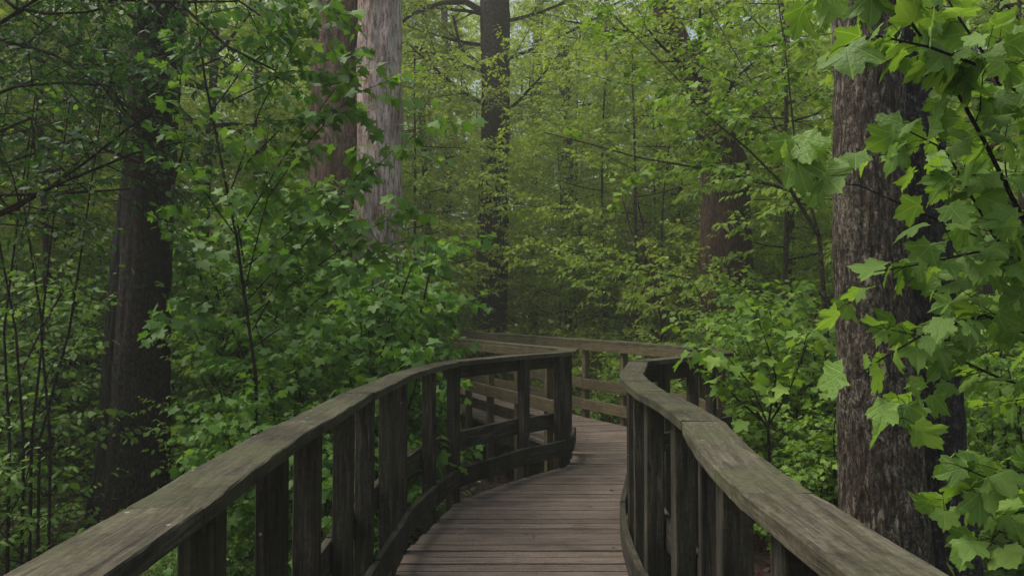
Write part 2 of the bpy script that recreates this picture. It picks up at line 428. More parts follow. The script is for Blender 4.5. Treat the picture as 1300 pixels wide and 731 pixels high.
def V2(P): return [Vector((a,b,0)) for a,b in P]
def bowed(P, seed, amp=.010):
    """each straight board bows a little between its joints"""
    g = random.Random(seed); out = []
    for i in range(len(P)-1):
        a, b = Vector((*P[i], 0)), Vector((*P[i+1], 0)); d = (b-a); n = Vector((d.y, -d.x, 0)).normalized(); k = g.uniform(-amp, amp)
        for j in range(4): t = j/4; out.append(a+d*t+n*k*math.sin(math.pi*t))
    out.append(Vector((*P[-1], 0))); return out
l1 = bowed(L1, 3, .022); r1 = bowed(R1, 9, .022)
def mitre(a, b, c):
    d1 = (b-a).normalized(); d2 = (c-b).normalized(); n1 = Vector((d1.y,-d1.x,0)); n2 = Vector((d2.y,-d2.x,0))
    m = (n1+n2).normalized(); return m/max(.45, m.dot(n1))
def mit(A, B): return mitre(A[-2], A[-1], B[1])
la = [arc_at_y(l1, y) for y in (-.75,-.2,.3,.62,1.08,1.60,2.15,2.56,3.12,3.56,4.06,4.46,5.13)]
ra = [arc_at_y(r1, y) for y in (-.75,-.2,.3,.66,1.02,1.43,1.93,2.30,2.90,3.42,3.82,4.2)]
v1b, v1c, v2 = V2(L1b), V2(L1c), V2(L2)
f1, vr2, vr3 = smooth_line(F1[1:], 2), V2(R2), V2(R3)
f1 = [Vector((F1[0][0],F1[0][1],0))] + f1
TL, TR = poly_len(l1), poly_len(r1)
kick = ('kick_board', .19, .061, M['rail'], .14); mid = ('middle_board', .43, -.061, M['rail'], .14); top = ('top_board', .975, -.061, M['rail'], .105)
nk = ('kick_board', .19, -.061, M['newrail'], .14)
railing('weathered left handrail whose wavy mossy cap turns a sharp corner halfway along', [
    dict(line=l1, side=1, posts=la, joints=[0, arc_at_y(l1,.45), arc_at_y(l1,1.40), arc_at_y(l1,2.42), arc_at_y(l1,3.42), arc_at_y(l1,4.46), TL],
         boards=[kick, mid], bj=[0]+[arc_at_y(l1,y) for y in (.3,1.08,2.15,3.12,3.56,4.06,5.13)]+[TL], d1=mit(l1, v1b)),
    dict(line=v1b, side=1, posts=[.04, 1.06, poly_len(v1b)-.09], joints=[0, poly_len(v1b)], boards=[kick, mid, top], bj=[0, 1.06, poly_len(v1b)], d0=mit(l1, v1b), d1=mit(v1b, v1c)),
    dict(line=v1c, side=1, capw=.2, posts=[.09, .55], joints=[0, poly_len(v1c)], boards=[kick], bj=[0.03, poly_len(v1c)-.02], d0=mit(v1b, v1c), d1=Vector((.99,.12,0))),
    dict(line=v2, side=1, posts=[.5,1.25,2.1,2.9,3.6,4.4,5.3,6.2,7.1,8.2], joints=[.08,1.9,3.7,5.6,7.5,poly_len(v2)],
         boards=[('kick_board', .19, .061, M['newrail'], .14), ('middle_board', .44, -.061, M['newrail'], .14), ('top_board', .98, -.061, M['newrail'], .10)], bj=[.1,2.1,3.6,5.3,7.1,poly_len(v2)], pm=M['newrail']),
], 11)
railing('weathered right handrail whose mossy cap swings outward past the narrow part of the walk', [
    dict(line=r1, side=-1, posts=ra, joints=[0, arc_at_y(r1,.4), arc_at_y(r1,1.52), arc_at_y(r1,2.52), arc_at_y(r1,3.45), TR],
         boards=[kick, mid], bj=[0]+[arc_at_y(r1,y) for y in (.3,1.43,2.3,2.9,3.42,4.2)]+[TR], d1=mit(r1, vr2)),
    dict(line=vr2, side=-1, posts=[.12,.55,.95], joints=[0, poly_len(vr2)], boards=[kick, mid], bj=[0, poly_len(vr2)], d0=mit(r1, vr2), d1=mit(vr2, vr3)),
    dict(line=vr3, side=-1, posts=[.4,.9,1.28], joints=[0, poly_len(vr3)], boards=[('kick_board', .19, .061, M['rail'], .14), ('middle_board', .43, -.061, M['rail'], .14), ('top_board', .957, .061, M['rail'], .14)], bj=[0.05, poly_len(vr3)-.06], d0=mit(vr2, vr3)),
], 12)
fo = lambda y: arc_at_y(f1, y)
railing('brown far handrail with posts and three boards closing the outside of the bend', [
    dict(line=f1, side=-1, posts=[fo(7.1), fo(7.9), fo(8.65), fo(9.45), fo(10.25), fo(11.3), fo(12.2), fo(13.1), fo(14.2), fo(15.2), fo(16.1), fo(17.3)],
         joints=[.08, fo(9.3), fo(11.2), fo(13.1), fo(15), fo(17.2), poly_len(f1)],
         boards=[('kick_board', .19, .061, M['newrail'], .14), ('middle_board', .47, .061, M['newrail'], .14), ('top_board', .98, .061, M['newrail'], .10)],
         bj=[.1, fo(8.65), fo(10.25), fo(12.2), fo(14.2), fo(16.1), poly_len(f1)], pm=M['newrail']),
], 13)

# ------------------------------------------------------------------ ground
def ground():
    rs = [0]; 
    while rs[-1] < 160: rs.append(rs[-1]+max(.25, rs[-1]*.045))
    n = 160; v = [(0,0,gh(0,0))]; t=[]; q=[]
    for i, r in enumerate(rs[1:]):
        for j in range(n):
            a = 2*math.pi*j/n; x, y = r*math.cos(a), r*math.sin(a)+4
            v.append((x, y, gh(x, y)))
    for j in range(n): t.append((0, 1+j, 1+(j+1) % n))
    for i in range(len(rs)-2):
        for j in range(n):
            a = 1+i*n+j; b = 1+i*n+(j+1) % n
            q.append((a, b, b+n, a+n))
    v[0] = (0, 4, gh(0, 4))
    m, nt, out = newmat('forest_floor')
    ob = N(nt, 'ShaderNodeTexCoord').outputs['Object']
    vo = N(nt, 'ShaderNodeTexVoronoi', Scale=22.0, Randomness=1.0); nt.links.new(ob, vo.inputs['Vector'])
    n1 = noise_(nt, ob, 14, 6, .7); n2 = noise_(nt, ob, .8, 4)
    c = ramp(nt, n1, [(.3,(.018,.012,.010)),(.5,(.055,.036,.026)),(.7,(.11,.078,.055))])
    c = mixc(nt, .5, c, mixc(nt, 1.0, vo.outputs['Color'], (.22,.15,.10), 'MULTIPLY'))
    c = mixc(nt, ramp(nt, n2, [(.5,(0,0,0)),(.65,(.6,.6,.6))]), c, (.03,.05,.015))
    bp = N(nt, 'ShaderNodeBump', Strength=1.0, Distance=.04); nt.links.new(math_(nt,'ADD',n1,vo.outputs['Distance']), bp.inputs['Height'])
    b = N(nt, 'ShaderNodeBsdfPrincipled', Roughness=.95); nt.links.new(c, b.inputs['Base Color']); nt.links.new(bp.outputs[0], b.inputs['Normal']); nt.links.new(b.outputs[0], out.inputs[0])
    o = mesh_np('ground', v, [t, q], m); o['kind'] = 'structure'
ground()

# ------------------------------------------------------------------ leaves and branches
def mirror(half): return half + [(x, -y) for x, y in half[::-1] if abs(y) > 1e-6]
MAPLE_HI = mirror([(0,0),(-.10,.10),(-.07,.30),(-.13,.46),(.05,.42),(.12,.48),(.24,.46),(.34,.64),(.54,.70),(.55,.58),(.66,.54),(.60,.44),(.61,.36),(.60,.30),(.72,.28),(.86,.19),(.88,.09),(1.04,0)])
MAPLE_LO = mirror([(0,0),(-.12,.30),(.0,.47),(.23,.42),(.48,.64),(.58,.46),(.54,.29),(.78,.20),(1.0,0)])
OVAL = mirror([(0,0),(.22,.20),(.5,.27),(.8,.15),(1.0,0)])
def leaf_mesh(shape, n, rng, P, D, Nn, S, bend=.35, lobes=True):
    """returns verts, tris, rnd, uv for n leaves"""
    if shape == 'diamond':
        T = np.array([(0,0,0),(.42,.27,.05),(1,0,0),(.42,-.27,.05)]); F = np.array([(0,2,1),(0,3,2)])
    else:
        out = {'hi': MAPLE_HI, 'lo': MAPLE_LO, 'oval': OVAL}[shape]
        T = np.array([(.28,0,0)]+[(x, y, abs(y)*.16) for x, y in out]); k = len(out)
        F = np.array([(0, 1+(i+1) % k, 1+i) for i in range(k)])
    k = len(T)
    B = np.cross(Nn, D)
    s = S[:, None, None]
    bd = rng.uniform(.3, 1.3, n)[:, None]*bend
    rr_ = rng.normal(0, .35, n)
    cup = rng.uniform(-.5, 1.6, n)[:, None]
    tx, ty = T[:, 0][None], T[:, 1][None]
    tz = T[:, 2][None]*cup - bd*tx*np.abs(tx)*.7 - bd*.5*ty*ty + rr_[:, None]*tx*ty
    if shape == 'hi': tz = tz + rng.normal(0, .018, (n, k))
    wv = rng.uniform(.78, 1.12, n)[:, None]
    V = P[:, None, :] + s*(D[:, None, :]*np.broadcast_to(tx, (n, k))[..., None] + B[:, None, :]*(ty*wv)[..., None] + Nn[:, None, :]*tz[..., None])
    off = (np.arange(n)*k)[:, None, None]
    tri = (F[None]+off).reshape(-1, 3)
    uv = np.broadcast_to(T[None, :, :2], (n, k, 2)).reshape(-1, 2)
    return V.reshape(-1, 3), tri, k, uv
def norm(a): return a/np.maximum(np.linalg.norm(a, axis=-1, keepdims=True), 1e-9)

class Plant:
    def __init__(s, seed): s.r = random.Random(seed); s.tubes = []; s.L = []; s.np = np.random.default_rng(seed)
    def tube(s, pts, r0, r1, m=5): s.tubes.append((pts, r0, r1, m))
    def leaf(s, p, d, size): s.L.append((p.x, p.y, p.z, d.x, d.y, d.z, size))
    def branch(s, p, d, L, r0, lvl, c):
        r = s.r; n = max(3, int(L/c['seg'][min(lvl, len(c['seg'])-1)]))
        pts = [p.copy()]; d = d.normalized(); w = c['wander']
        for i in range(n):
            d = d+Vector((r.gauss(0, w), r.gauss(0, w), r.gauss(0, w*.8)+c['up'][min(lvl, len(c['up'])-1)]))
            d.normalize(); pts.append(pts[-1]+d*(L/n))
        s.run(pts, r0, lvl, c)
    def run(s, pts, r0, lvl, c):
        r = s.r
        rt = r0*c.get('taper', .35)
        s.tube(pts, r0, rt, 3 if lvl >= c['levels'] else (5 if lvl else 8))
        L = poly_len(pts)
        if lvl < c['levels']:
            k = c['kids'][lvl]; k = int(k*L/c['ref'][lvl]*r.uniform(.8, 1.2)+.5); t0 = c['t0'][lvl]; az = r.random()*6.28
            for i in range(k):
                t = t0+(1-t0)*(i+r.random()*.8)/max(k, 1); t = min(t, .99)
                q, d = pos_dir(pts, t*L); az += 2.4+r.uniform(-.4, .4)
                a = d.orthogonal().normalized(); b = d.cross(a)
                an = R_(c['ang'][lvl]*r.uniform(.75, 1.25))
                dd = d*math.cos(an)+(a*math.cos(az)+b*math.sin(az))*math.sin(an)
                dd.z *= c['flat'][lvl]; dd.normalize()
                ln = c['len'][lvl]*(1-c.get('cone', .45)*t)*r.uniform(.6, 1.25)*min(1.3, (L/c['ref'][lvl])**.3)
                s.branch(q, dd, ln, r0*(1-.6*t)*c['rk'], lvl+1, c)
        if lvl >= c['leaflvl']:
            sp = c['sp']; a = sp*r.random()+(.15 if lvl < c['levels'] else 0)*L; sgn = 1
            while a <= L:
                q, d = pos_dir(pts, min(a, L*.999))
                side = Vector((d.y, -d.x, 0));
                if side.length < .1: side = Vector((r.gauss(0,1), r.gauss(0,1), 0))
                side.normalize()
                for sg in ((1, -1) if c.get('pair', 1) else (sgn,)):
                    if r.random() < c.get('drop', .1): continue
                    o = (side*sg*r.uniform(.6, 1.1)+d*r.uniform(.2, .9)+Vector((r.gauss(0,.2), r.gauss(0,.2), r.uniform(-.5,.25)))).normalized()
                    pet = c['leaf']*c.get('pet', .3)*r.uniform(.5, 1.4)
                    e = q+o*pet+Vector((0,0,pet*.15))
                    if c.get('pettube'): s.tube([q, q.lerp(e, .5)+Vector((0,0,pet*.1)), e], .0016, .0011, 3)
                    o2 = (o+Vector((0,0,-c['droop']*r.uniform(.2, 1.5)))).normalized()
                    s.leaf(e, o2, c['leaf']*r.uniform(.55, 1.2))
                a += sp*r.uniform(.6, 1.4); sgn = -sgn
    def stem_mesh(s, name, mat, parent, origin):
        V=[]; Q=[]
        for pts, r0, r1, m in s.tubes:
            n = len(pts); base = len(V); a = None
            for i in range(n):
                d = (pts[min(i+1,n-1)]-pts[max(i-1,0)]).normalized()
                a = d.orthogonal().normalized() if a is None else (a-d*a.dot(d)).normalized()
                b = d.cross(a); rr = r0+(r1-r0)*(i/(n-1))
                for j in range(m):
                    t = 2*math.pi*j/m; V.append(tuple(pts[i]+(a*math.cos(t)+b*math.sin(t))*rr))
            for i in range(n-1):
                for j in range(m):
                    x = base+i*m+j; y = base+i*m+(j+1) % m
                    Q.append((x, y, y+m, x+m))
        return mesh_np(name, V, [Q], mat, parent, None, None, True, origin)
    def leaf_arrays(s, shape, tilt=.45, bend=.35):
        A = np.array(s.L); n = len(A); g = s.np
        P, D, S = A[:, :3], A[:, 3:6], A[:, 6]
        Nn = np.array([0, 0, 1.0])[None]+g.normal(0, tilt, (n, 3)); Nn = norm(Nn-D*np.sum(Nn*D, 1, keepdims=True))
        V, tri, k, uv = leaf_mesh(shape, n, g, P, D, Nn, S, bend)
        return V, tri, np.repeat(np.clip(g.beta(1.6, 2.2, n), 0, 1), k), uv
    def leaf_obj(s, name, shape, mat, parent, origin, tilt=.45, bend=.35):
        V, tri, rnd, uv = s.leaf_arrays(shape, tilt, bend)
        return mesh_np(name, V, [tri], mat, parent, rnd, uv if shape == 'hi' else None, True, origin)

def trunk_mesh(pts, radii, name, mat, parent, origin, seed=1, flare=.0, m=72, ridge=.03, fx=9, step=.07):
    """tapered trunk through points with real bark relief; radii per point"""
    L = poly_len(pts); n = max(6, int(L/step)); V=[]; Q=[]; a = None; acc=[0]
    for i in range(len(pts)-1): acc.append(acc[-1]+(pts[i+1]-pts[i]).length)
    for i in range(n+1):
        s = L*i/n; p, d = pos_dir(pts, s)
        d0 = pos_dir(pts, max(s-.4, 0))[1]; d1 = pos_dir(pts, min(s+.4, L))[1]; d = (d+d0+d1).normalized()
        k = max(j for j in range(len(acc)) if acc[j] <= s+1e-6); k = min(k, len(pts)-2)
        t = (s-acc[k])/(acc[k+1]-acc[k]); t = t*t*(3-2*t); rr = radii[k]*(1-t)+radii[k+1]*t
        a = d.orthogonal().normalized() if a is None else (a-d*a.dot(d)).normalized(); b = d.cross(a)
        for j in range(m):
            th = 2*math.pi*j/m; c, sn = math.cos(th), math.sin(th)
            rg = noise.noise(Vector((c*rr*fx+seed, sn*rr*fx, s*fx*.16)))
            rg = 1-abs(rg)*2.2
            lo = noise.noise(Vector((c*1.1+seed*3, sn*1.1, s*.5)))
            r2 = rr*(1+.09*lo)+ridge*(rg-.5)+.25*ridge*noise.noise(Vector((c*rr*28, sn*rr*28+seed, s*11)))
            if flare: r2 += rr*flare*math.exp(-s/.45)*(1+.5*math.cos(th*5+seed)+.3*math.cos(th*3+1))
            V.append(tuple(p+(a*c+b*sn)*r2))
    for i in range(n):
        for j in range(m):
            x = i*m+j; y = i*m+(j+1) % m; Q.append((x, y, y+m, x+m))
    return mesh_np(name, V, [Q], mat, parent, None, None, True, origin)

def base_of(p): return Vector((p.x, p.y, gh(p.x, p.y)))

# ------------------------------------------------------------------ configuration of growth
C_MAPLE = dict(levels=1, seg=(.12,.06), up=(.03,.0), wander=.10, kids=(5,), ref=(1.2,), t0=(.15,), ang=(50,), flat=(.5,), len=(.42,), rk=.5, leaflvl=0, sp=.09, leaf=.104, pet=.55, droop=.55, drop=.2, taper=.3, pettube=1)
C_MID = dict(levels=2, seg=(.25,.15,.08), up=(.05,.02,0), wander=.09, kids=(11,6), ref=(2.2,1.0), t0=(.12,.15), ang=(55,50), flat=(.6,.5), len=(1.05,.42), rk=.5, leaflvl=1, sp=.085, leaf=.098, pet=.5, droop=.6, drop=.1, taper=.35)
C_FINE = dict(levels=2, seg=(.25,.15,.08), up=(.06,.02,0), wander=.13, kids=(16,7), ref=(2.2,1.0), t0=(.1,.15), ang=(55,50), flat=(.7,.5), len=(.9,.42), rk=.5, leaflvl=1, sp=.045, leaf=.058, pet=.15, droop=.35, drop=.15, taper=.35)
C_TREE = dict(levels=3, seg=(1.0,.4,.25,.12), up=(.02,.03,.0,-.02), wander=.06, kids=(40,13,6), ref=(13,3.2,1.1), t0=(.12,.15,.2), ang=(75,55,50), flat=(.35,.35,.5), len=(3.6,1.25,.55), cone=.4, rk=.42, leaflvl=2, sp=.072, leaf=.115, pet=.2, droop=.3, drop=.15, taper=.25)

# ------------------------------------------------------------------ the named trunks
def stem_pts(rows):
    """rows: (x,y,Y) photo pixels and distance -> world points; first extended to the ground"""
    pts = [at(*r) for r in rows]
    g = gh(pts[0].x, pts[0].y)-.15
    if pts[0].z > g+.05:
        d = (pts[0]-pts[1]).normalized(); k = (g-pts[0].z)/d.z
        pts = [pts[0]+d*k]+pts
    return pts
def px_r(px, Y): return px/2/FPX*Y

def tree_A():
    Y = 7.6
    a = stem_pts([(178,560,Y),(186,300,Y),(206,0,Y-.1),(225,-380,Y-.2),(235,-800,Y)])
    b = stem_pts([(152,560,Y+.15),(164,330,Y+.12),(190,120,Y+.1),(212,-60,Y+.1)])
    o = base_of(a[0]); root = thing('tree', o, 'dark double-stemmed tree at left with small leaves climbing its upper trunk', 'tree')
    trunk_mesh(a, [px_r(76,Y), px_r(66,Y), px_r(60,Y), px_r(58,Y), px_r(45,Y), px_r(25,Y)], 'trunk', M['barkA'], root, o, 1, .25, 96, .016, 14)
    trunk_mesh(b, [px_r(62,Y), px_r(50,Y), px_r(44,Y), px_r(40,Y), px_r(20,Y)], 'trunk', M['barkA2'], root, o, 5, .25, 80, .016, 14)
    p = Plant(31); c = dict(C_FINE, leaf=.062, sp=.04, up=(.02,.0,-.02))
    for x, y, l in ((190,210,1.6),(205,150,1.7),(215,260,1.2),(170,150,1.9),(200,90,1.8),(210,40,1.8),(180,30,1.6),(215,190,1.2),(190,120,1.5),(205,-20,2.)):
        q = at(x, y, Y-.25); an = p.r.uniform(-2.6, -.5)
        p.branch(q, Vector((math.cos(an), math.sin(an), .25)), l, .02, 0, c)
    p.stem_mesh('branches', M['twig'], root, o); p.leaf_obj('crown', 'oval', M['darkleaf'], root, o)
tree_A()
def tree_B():
    Y = 11.5
    a = stem_pts([(478,440,Y),(481,200,Y),(482,0,Y),(474,-350,Y),(465,-900,Y)])
    b = stem_pts([(432,440,Y+.4),(428,200,Y+.4),(432,30,Y+.4),(425,-300,Y+.4)])
    o = base_of(a[0]); root = thing('dead_tree', o, 'huge pale tree trunk with flaking bark beyond the left handrail', 'tree')
    trunk_mesh(a, [px_r(74,Y), px_r(64,Y), px_r(57,Y), px_r(55,Y), px_r(52,Y), px_r(45,Y)], 'trunk', M['barkB'], root, o, 2, .18, 110, .035, 5)
    trunk_mesh(b, [px_r(88,Y), px_r(78,Y), px_r(74,Y), px_r(66,Y), px_r(60,Y)], 'trunk', M['barkE2'], root, o, 9, .15, 90, .04, 6)
M['barkE2'] = bark_mat('brown_flaking_bark', (.06,.032,.025), (.20,.135,.105), (.32,.25,.20), (.3,.3,.25), 8, .2, .2, (.17,.085,.06), .7, .9, .15)
tree_B()
def big_tree(name, label, rows, widths, mat, seed, crown=None, flare=.15, ridge=.03, leafm='bg', m=64, cseed=0, side=[]):
    pts = stem_pts(rows)
    w = ([widths[0]*1.08]+list(widths)) if len(pts) > len(rows) else list(widths)
    Y = rows[0][2]; o = base_of(pts[0]); root = thing(name, o, label, 'tree')
    trunk_mesh(pts, [px_r(x, Y) for x in w], 'trunk', M[mat], root, o, seed, flare, m, ridge, 8)
    for rows2, w2 in side:
        trunk_mesh([at(*r) for r in rows2], [px_r(x, Y) for x in w2], 'limb', M[mat], root, o, seed+3, 0, 24, ridge*.6, 9, .1)
    if crown:
        p = Plant(seed+50)
        for (x, y, l, az) in crown:
            q = at(x, y, Y); p.branch(q, Vector((math.cos(az), math.sin(az), .15)), l, .03+l*.008, 1, C_TREE)
        p.stem_mesh('branches', M['twig'], root, o)
        if p.L: p.leaf_obj('crown', 'diamond', M[leafm], root, o)
    return root
big_tree('tree', 'tall dark tree with a straight trunk in the hazy middle, crossed by pale leaf sprays',
    [(622,400,19),(627,250,19),(630,100,19),(628,0,19),(627,-300,19)], [42,37,36,38,30], 'barkC', 3,
    crown=[(630,140,3.5,-2.2),(632,95,3.5,3.3),(628,60,3.4,2.8),(630,20,3.6,3.0),(630,150,3,-1.),(630,80,3.2,-.3),(625,30,3.5,.1),(625,-40,4,3.),(625,-70,4,.2)],
    side=[([(622,20,19),(590,2,18.8),(560,4,18.6),(520,20,18.4),(490,48,18.2)],[9,8,6,5,3]), ([(625,95,19),(585,62,18.6),(575,20,18.4)],[5,4,3])])
big_tree('tree', 'thick reddish-brown tree trunk behind the far end of the right handrail',
    [(924,430,12.8),(921,320,12.8),(921,218,12.9),(892,124,12.9),(866,60,12.9),(838,0,12.9),(795,-100,12.9),(750,-300,12.9)], [74,64,58,30,25,23,20,14], 'barkE', 4, flare=.2,
    crown=[(905,150,2.2,-1.6),(900,110,2.,-2.4),(915,185,1.9,-1.0),(890,90,2.2,-1.8),(915,200,1.6,-2.2),(905,160,2.2,-.3),(880,60,2.4,3.1)])
def tree_F():
    Y = 4.9
    a = stem_pts([(1118,560,Y),(1106,330,Y),(1102,100,Y),(1098,-150,Y),(1090,-600,Y)])
    b = stem_pts([(1172,560,Y+.22),(1160,330,Y+.22),(1146,100,Y+.22),(1138,-150,Y+.2),(1130,-500,Y+.2)])
    o = base_of(a[0]); root = thing('tree', o, 'large furrowed double trunk standing close to the right handrail behind maple leaves', 'tree')
    trunk_mesh(a, [px_r(112,Y), px_r(96,Y), px_r(86,Y), px_r(80,Y), px_r(76,Y), px_r(60,Y)], 'trunk', M['barkF'], root, o, 3, .1, 150, .014, 20, .035)
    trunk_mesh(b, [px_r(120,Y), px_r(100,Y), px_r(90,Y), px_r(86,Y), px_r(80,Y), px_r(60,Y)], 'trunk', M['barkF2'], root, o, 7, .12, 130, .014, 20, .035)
tree_F()
slim = [
 ('slender tree with a dark trunk right of the tall central tree', [(727,420,23),(722,300,23),(720,230,23),(716,60,23)], [20,18,17,14], 'barkC'),
 ('thin straight sapling trunk behind the left shrubs, between the double-stemmed and the pale tree', [(258,300,13),(262,230,13),(270,120,13),(280,-60,13)], [14,12,10,7], 'barkC'),
 ('thin dark trunk in the woods near the left edge of the view', [(58,560,10),(62,380,10),(52,180,10),(44,-50,10)], [9,9,8,6], 'barkA'),
 ('thin leaning trunk in the woods a little right of the left edge', [(92,480,13),(86,330,13),(98,150,13),(110,-60,13)], [12,11,9,7], 'barkC'),
 ('slim trunk in the woods behind the branching dead shrub', [(868,420,22),(862,330,22),(858,200,22),(850,0,22)], [20,18,16,12], 'barkC'),
 ('pale thin trunk in the gap between the central tree and the slender dark tree', [(676,410,30),(680,300,30),(676,150,30),(684,-30,30)], [12,11,9,7], 'barkC'),
 ('slim dark trunk in the haze just left of the tall central tree', [(572,410,27),(566,300,27),(570,160,27),(562,-30,27)], [14,12,10,8], 'barkC'),
 ('slim trunk standing midway between the pale tree and the central tree', [(540,420,24),(544,300,24),(536,150,24),(540,-40,24)], [10,9,8,6], 'barkC'),
 ('slim trunk seen through leaves between the reddish trunk and the large furrowed trunk', [(1000,450,16),(1004,330,16),(996,150,16),(1000,-50,16)], [14,12,10,8], 'barkE'),
 ('dark slim trunk in the woods right of the slender tree, left of the leaning limb', [(775,420,27),(779,300,27),(772,150,27),(770,-20,27)], [12,11,9,7], 'barkC'),
 ('slim trunk beyond the right edge foliage, right of the large furrowed trunk', [(1262,500,12),(1256,330,12),(1262,150,12),(1270,-50,12)], [16,15,13,9], 'barkC'),
 ('slim grey trunk behind the leafy maple left of the pale tree', [(335,420,16),(338,300,16),(330,150,16),(325,-50,16)], [16,15,12,9], 'barkC'),
]
for i, (lab, rows, w, mt) in enumerate(slim):
    big_tree('slender_tree', lab, rows, w, mt, 20+i, flare=.1, ridge=.012, m=20,
             crown=[(rows[-2][0], rows[-2][1]+40-45*k, 1.9, k*2.3+i) for k in range(5)])

# ------------------------------------------------------------------ background trees: prototypes with their own parts, copied
def copy_thing(root, loc, rz, s, label, group=None):
    c = root.copy(); COL.objects.link(c); c.location = loc; c.rotation_euler = (0, 0, rz); c.scale = (s, s, s); c['label'] = label
    if group: c['group'] = group
    for ch in [o for o in bpy.data.objects if o.parent == root]:
        d = ch.copy(); COL.objects.link(d); d.parent = c
    return c
def proto_tree(seed, h, leafm, r=.13, t0=.1):
    p = Plant(seed); root = thing('woodland_tree', (0,0,0), '-', 'tree')
    c = dict(C_TREE, t0=(t0,.15,.2))
    n = 12; pts = [Vector((0,0,-.2))]; d = Vector((0,0,1))
    for i in range(n):
        d = (d+Vector((p.r.gauss(0,.035), p.r.gauss(0,.035), .1))).normalized(); pts.append(pts[-1]+d*(h/n))
    p.run(pts, r, 0, c); tr = p.tubes.pop(0)
    q = Plant(1); q.tube(tr[0], r, r*.3, 10); q.stem_mesh('trunk', M['barkC'], root, None)
    p.stem_mesh('branches', M['twig'], root, None); p.leaf_obj('crown', 'diamond', M[leafm], root, None, .5)
    return root
bgp = [proto_tree(101, 12, 'bg', .07, .06), proto_tree(102, 14, 'bg', .11, .12), proto_tree(103, 8, 'bg', .05, .03), proto_tree(104, 13, 'bgd', .09, .05)]
rng = random.Random(77)
spots = []
def free(x, y, dmin):
    return all((x-a)**2+(y-b)**2 > dmin*dmin for a, b in spots)
bands = [(14, 19, 14, 2.6), (19, 27, 26, 2.6), (27, 38, 34, 3.0)]
zone = ['left of the double-stemmed tree','between the double-stemmed tree and the pale tree','between the pale tree and the tall central tree','between the central tree and the reddish trunk','between the reddish trunk and the large furrowed trunk','right of the large furrowed trunk']
lim = [165, 400, 620, 920, 1070, 9999]
used_proto = [0]*4
for bi, (r0, r1_, cnt, dm) in enumerate(bands):
    k = 0; tries = 0
    while k < cnt and tries < 4000:
        tries += 1
        a = R_(rng.uniform(-44, 44)); rr = rng.uniform(r0, r1_); x, y = rr*math.sin(a), rr*math.cos(a)
        if not free(x, y, dm): continue
        if bi == 0 and abs(x+.8) < 3.2: continue
        px = 650+FPX*x/y
        if y < 19.6 and 540 < px < 700: continue
        if y < 24 and 600 < px < 650: continue
        if y < 16 and 380 < px < 520: continue
        spots.append((x, y)); k += 1
        j = rng.choice([0, 1, 2, 3]) if bi else rng.choice([2, 0, 3, 2])
        z = next(i for i, l in enumerate(lim) if px < l)
        far = ('nearer leafy woodland tree ', 'woodland tree in the middle distance ', 'distant hazy woodland tree ')[bi]
        lab = far+zone[z]
        loc = (x, y, gh(x, y)); s = rng.uniform(.85, 1.2); rz = rng.uniform(0, 6.28)
        g = 'leafy trees of the background wood '+zone[z]+(', near', ', middle', ', far')[bi]
        if not used_proto[j]:
            r = bgp[j]; r.location = loc; r.rotation_euler = (0,0,rz); r.scale = (s,s,s); r['label'] = lab; r['group'] = g; used_proto[j] = 1
        else: copy_thing(bgp[j], loc, rz, s, lab, g)

for px, Y, j, sc_, lab in ((1000, 10.8, 2, 1.0, 'small leafy tree veiling the leaning limb, right of the reddish trunk'),
                          (905, 16.5, 2, 1.15, 'small leafy tree directly behind the reddish leaning trunk'),
                          (770, 17.5, 2, 1.1, 'small leafy tree behind the bare shrub, centre right'),
                          (522, 16.8, 2, 1.05, 'small leafy tree between the pale trunk and the tall central trunk'),
                          (735, 22.0, 2, 1.4, 'small leafy tree just right of the tall central trunk'),
                          (330, 14.0, 2, 1.2, 'small leafy tree behind the maples, left of the pale trunk'),
                          (70, 13.0, 2, 1.2, 'small leafy tree behind the thin stems at far left')):
    x = (px-650)/FPX*Y; copy_thing(bgp[j], (x, Y, gh(x, Y)), px*.7, sc_, lab, 'small leafy trees under the tall ones')
# ------------------------------------------------------------------ masses nobody could count: far wood with a light-blocking part behind, undergrowth, litter
def spray_mass(name, centres, rad, per, size, mat, label, seed, flat=.35, shape='diamond'):
    g = np.random.default_rng(seed); n = len(centres)
    C = np.repeat(centres, per, 0); Rr = np.repeat(rad, per)[:, None]
    off = norm(g.normal(0, 1, (n*per, 3)))*(g.random((n*per, 1))**.5)
    off[:, 2] *= flat
    P = C+off*Rr
    az = g.uniform(0, 6.283, n*per); D = np.stack([np.cos(az), np.sin(az), g.uniform(-.7, .2, n*per)], 1); D = norm(D)
    Nn = np.array([0,0,1.0])+g.normal(0, .5, (n*per, 3)); Nn = norm(Nn-D*np.sum(Nn*D, 1, keepdims=True))
    S = np.repeat(size, per)*g.uniform(.6, 1.25, n*per)
    V, tri, k, uv = leaf_mesh(shape, n*per, g, P, D, Nn, S, .3)
    cl = np.repeat(g.random(n), per)
    rnd = np.repeat(np.clip(.5*cl+.5*g.random(n*per), 0, 1), k)
    o = mesh_np(name, V, [tri], mat, None, rnd); tag(o, label, name.replace('_', ' '), None, 'stuff'); return o
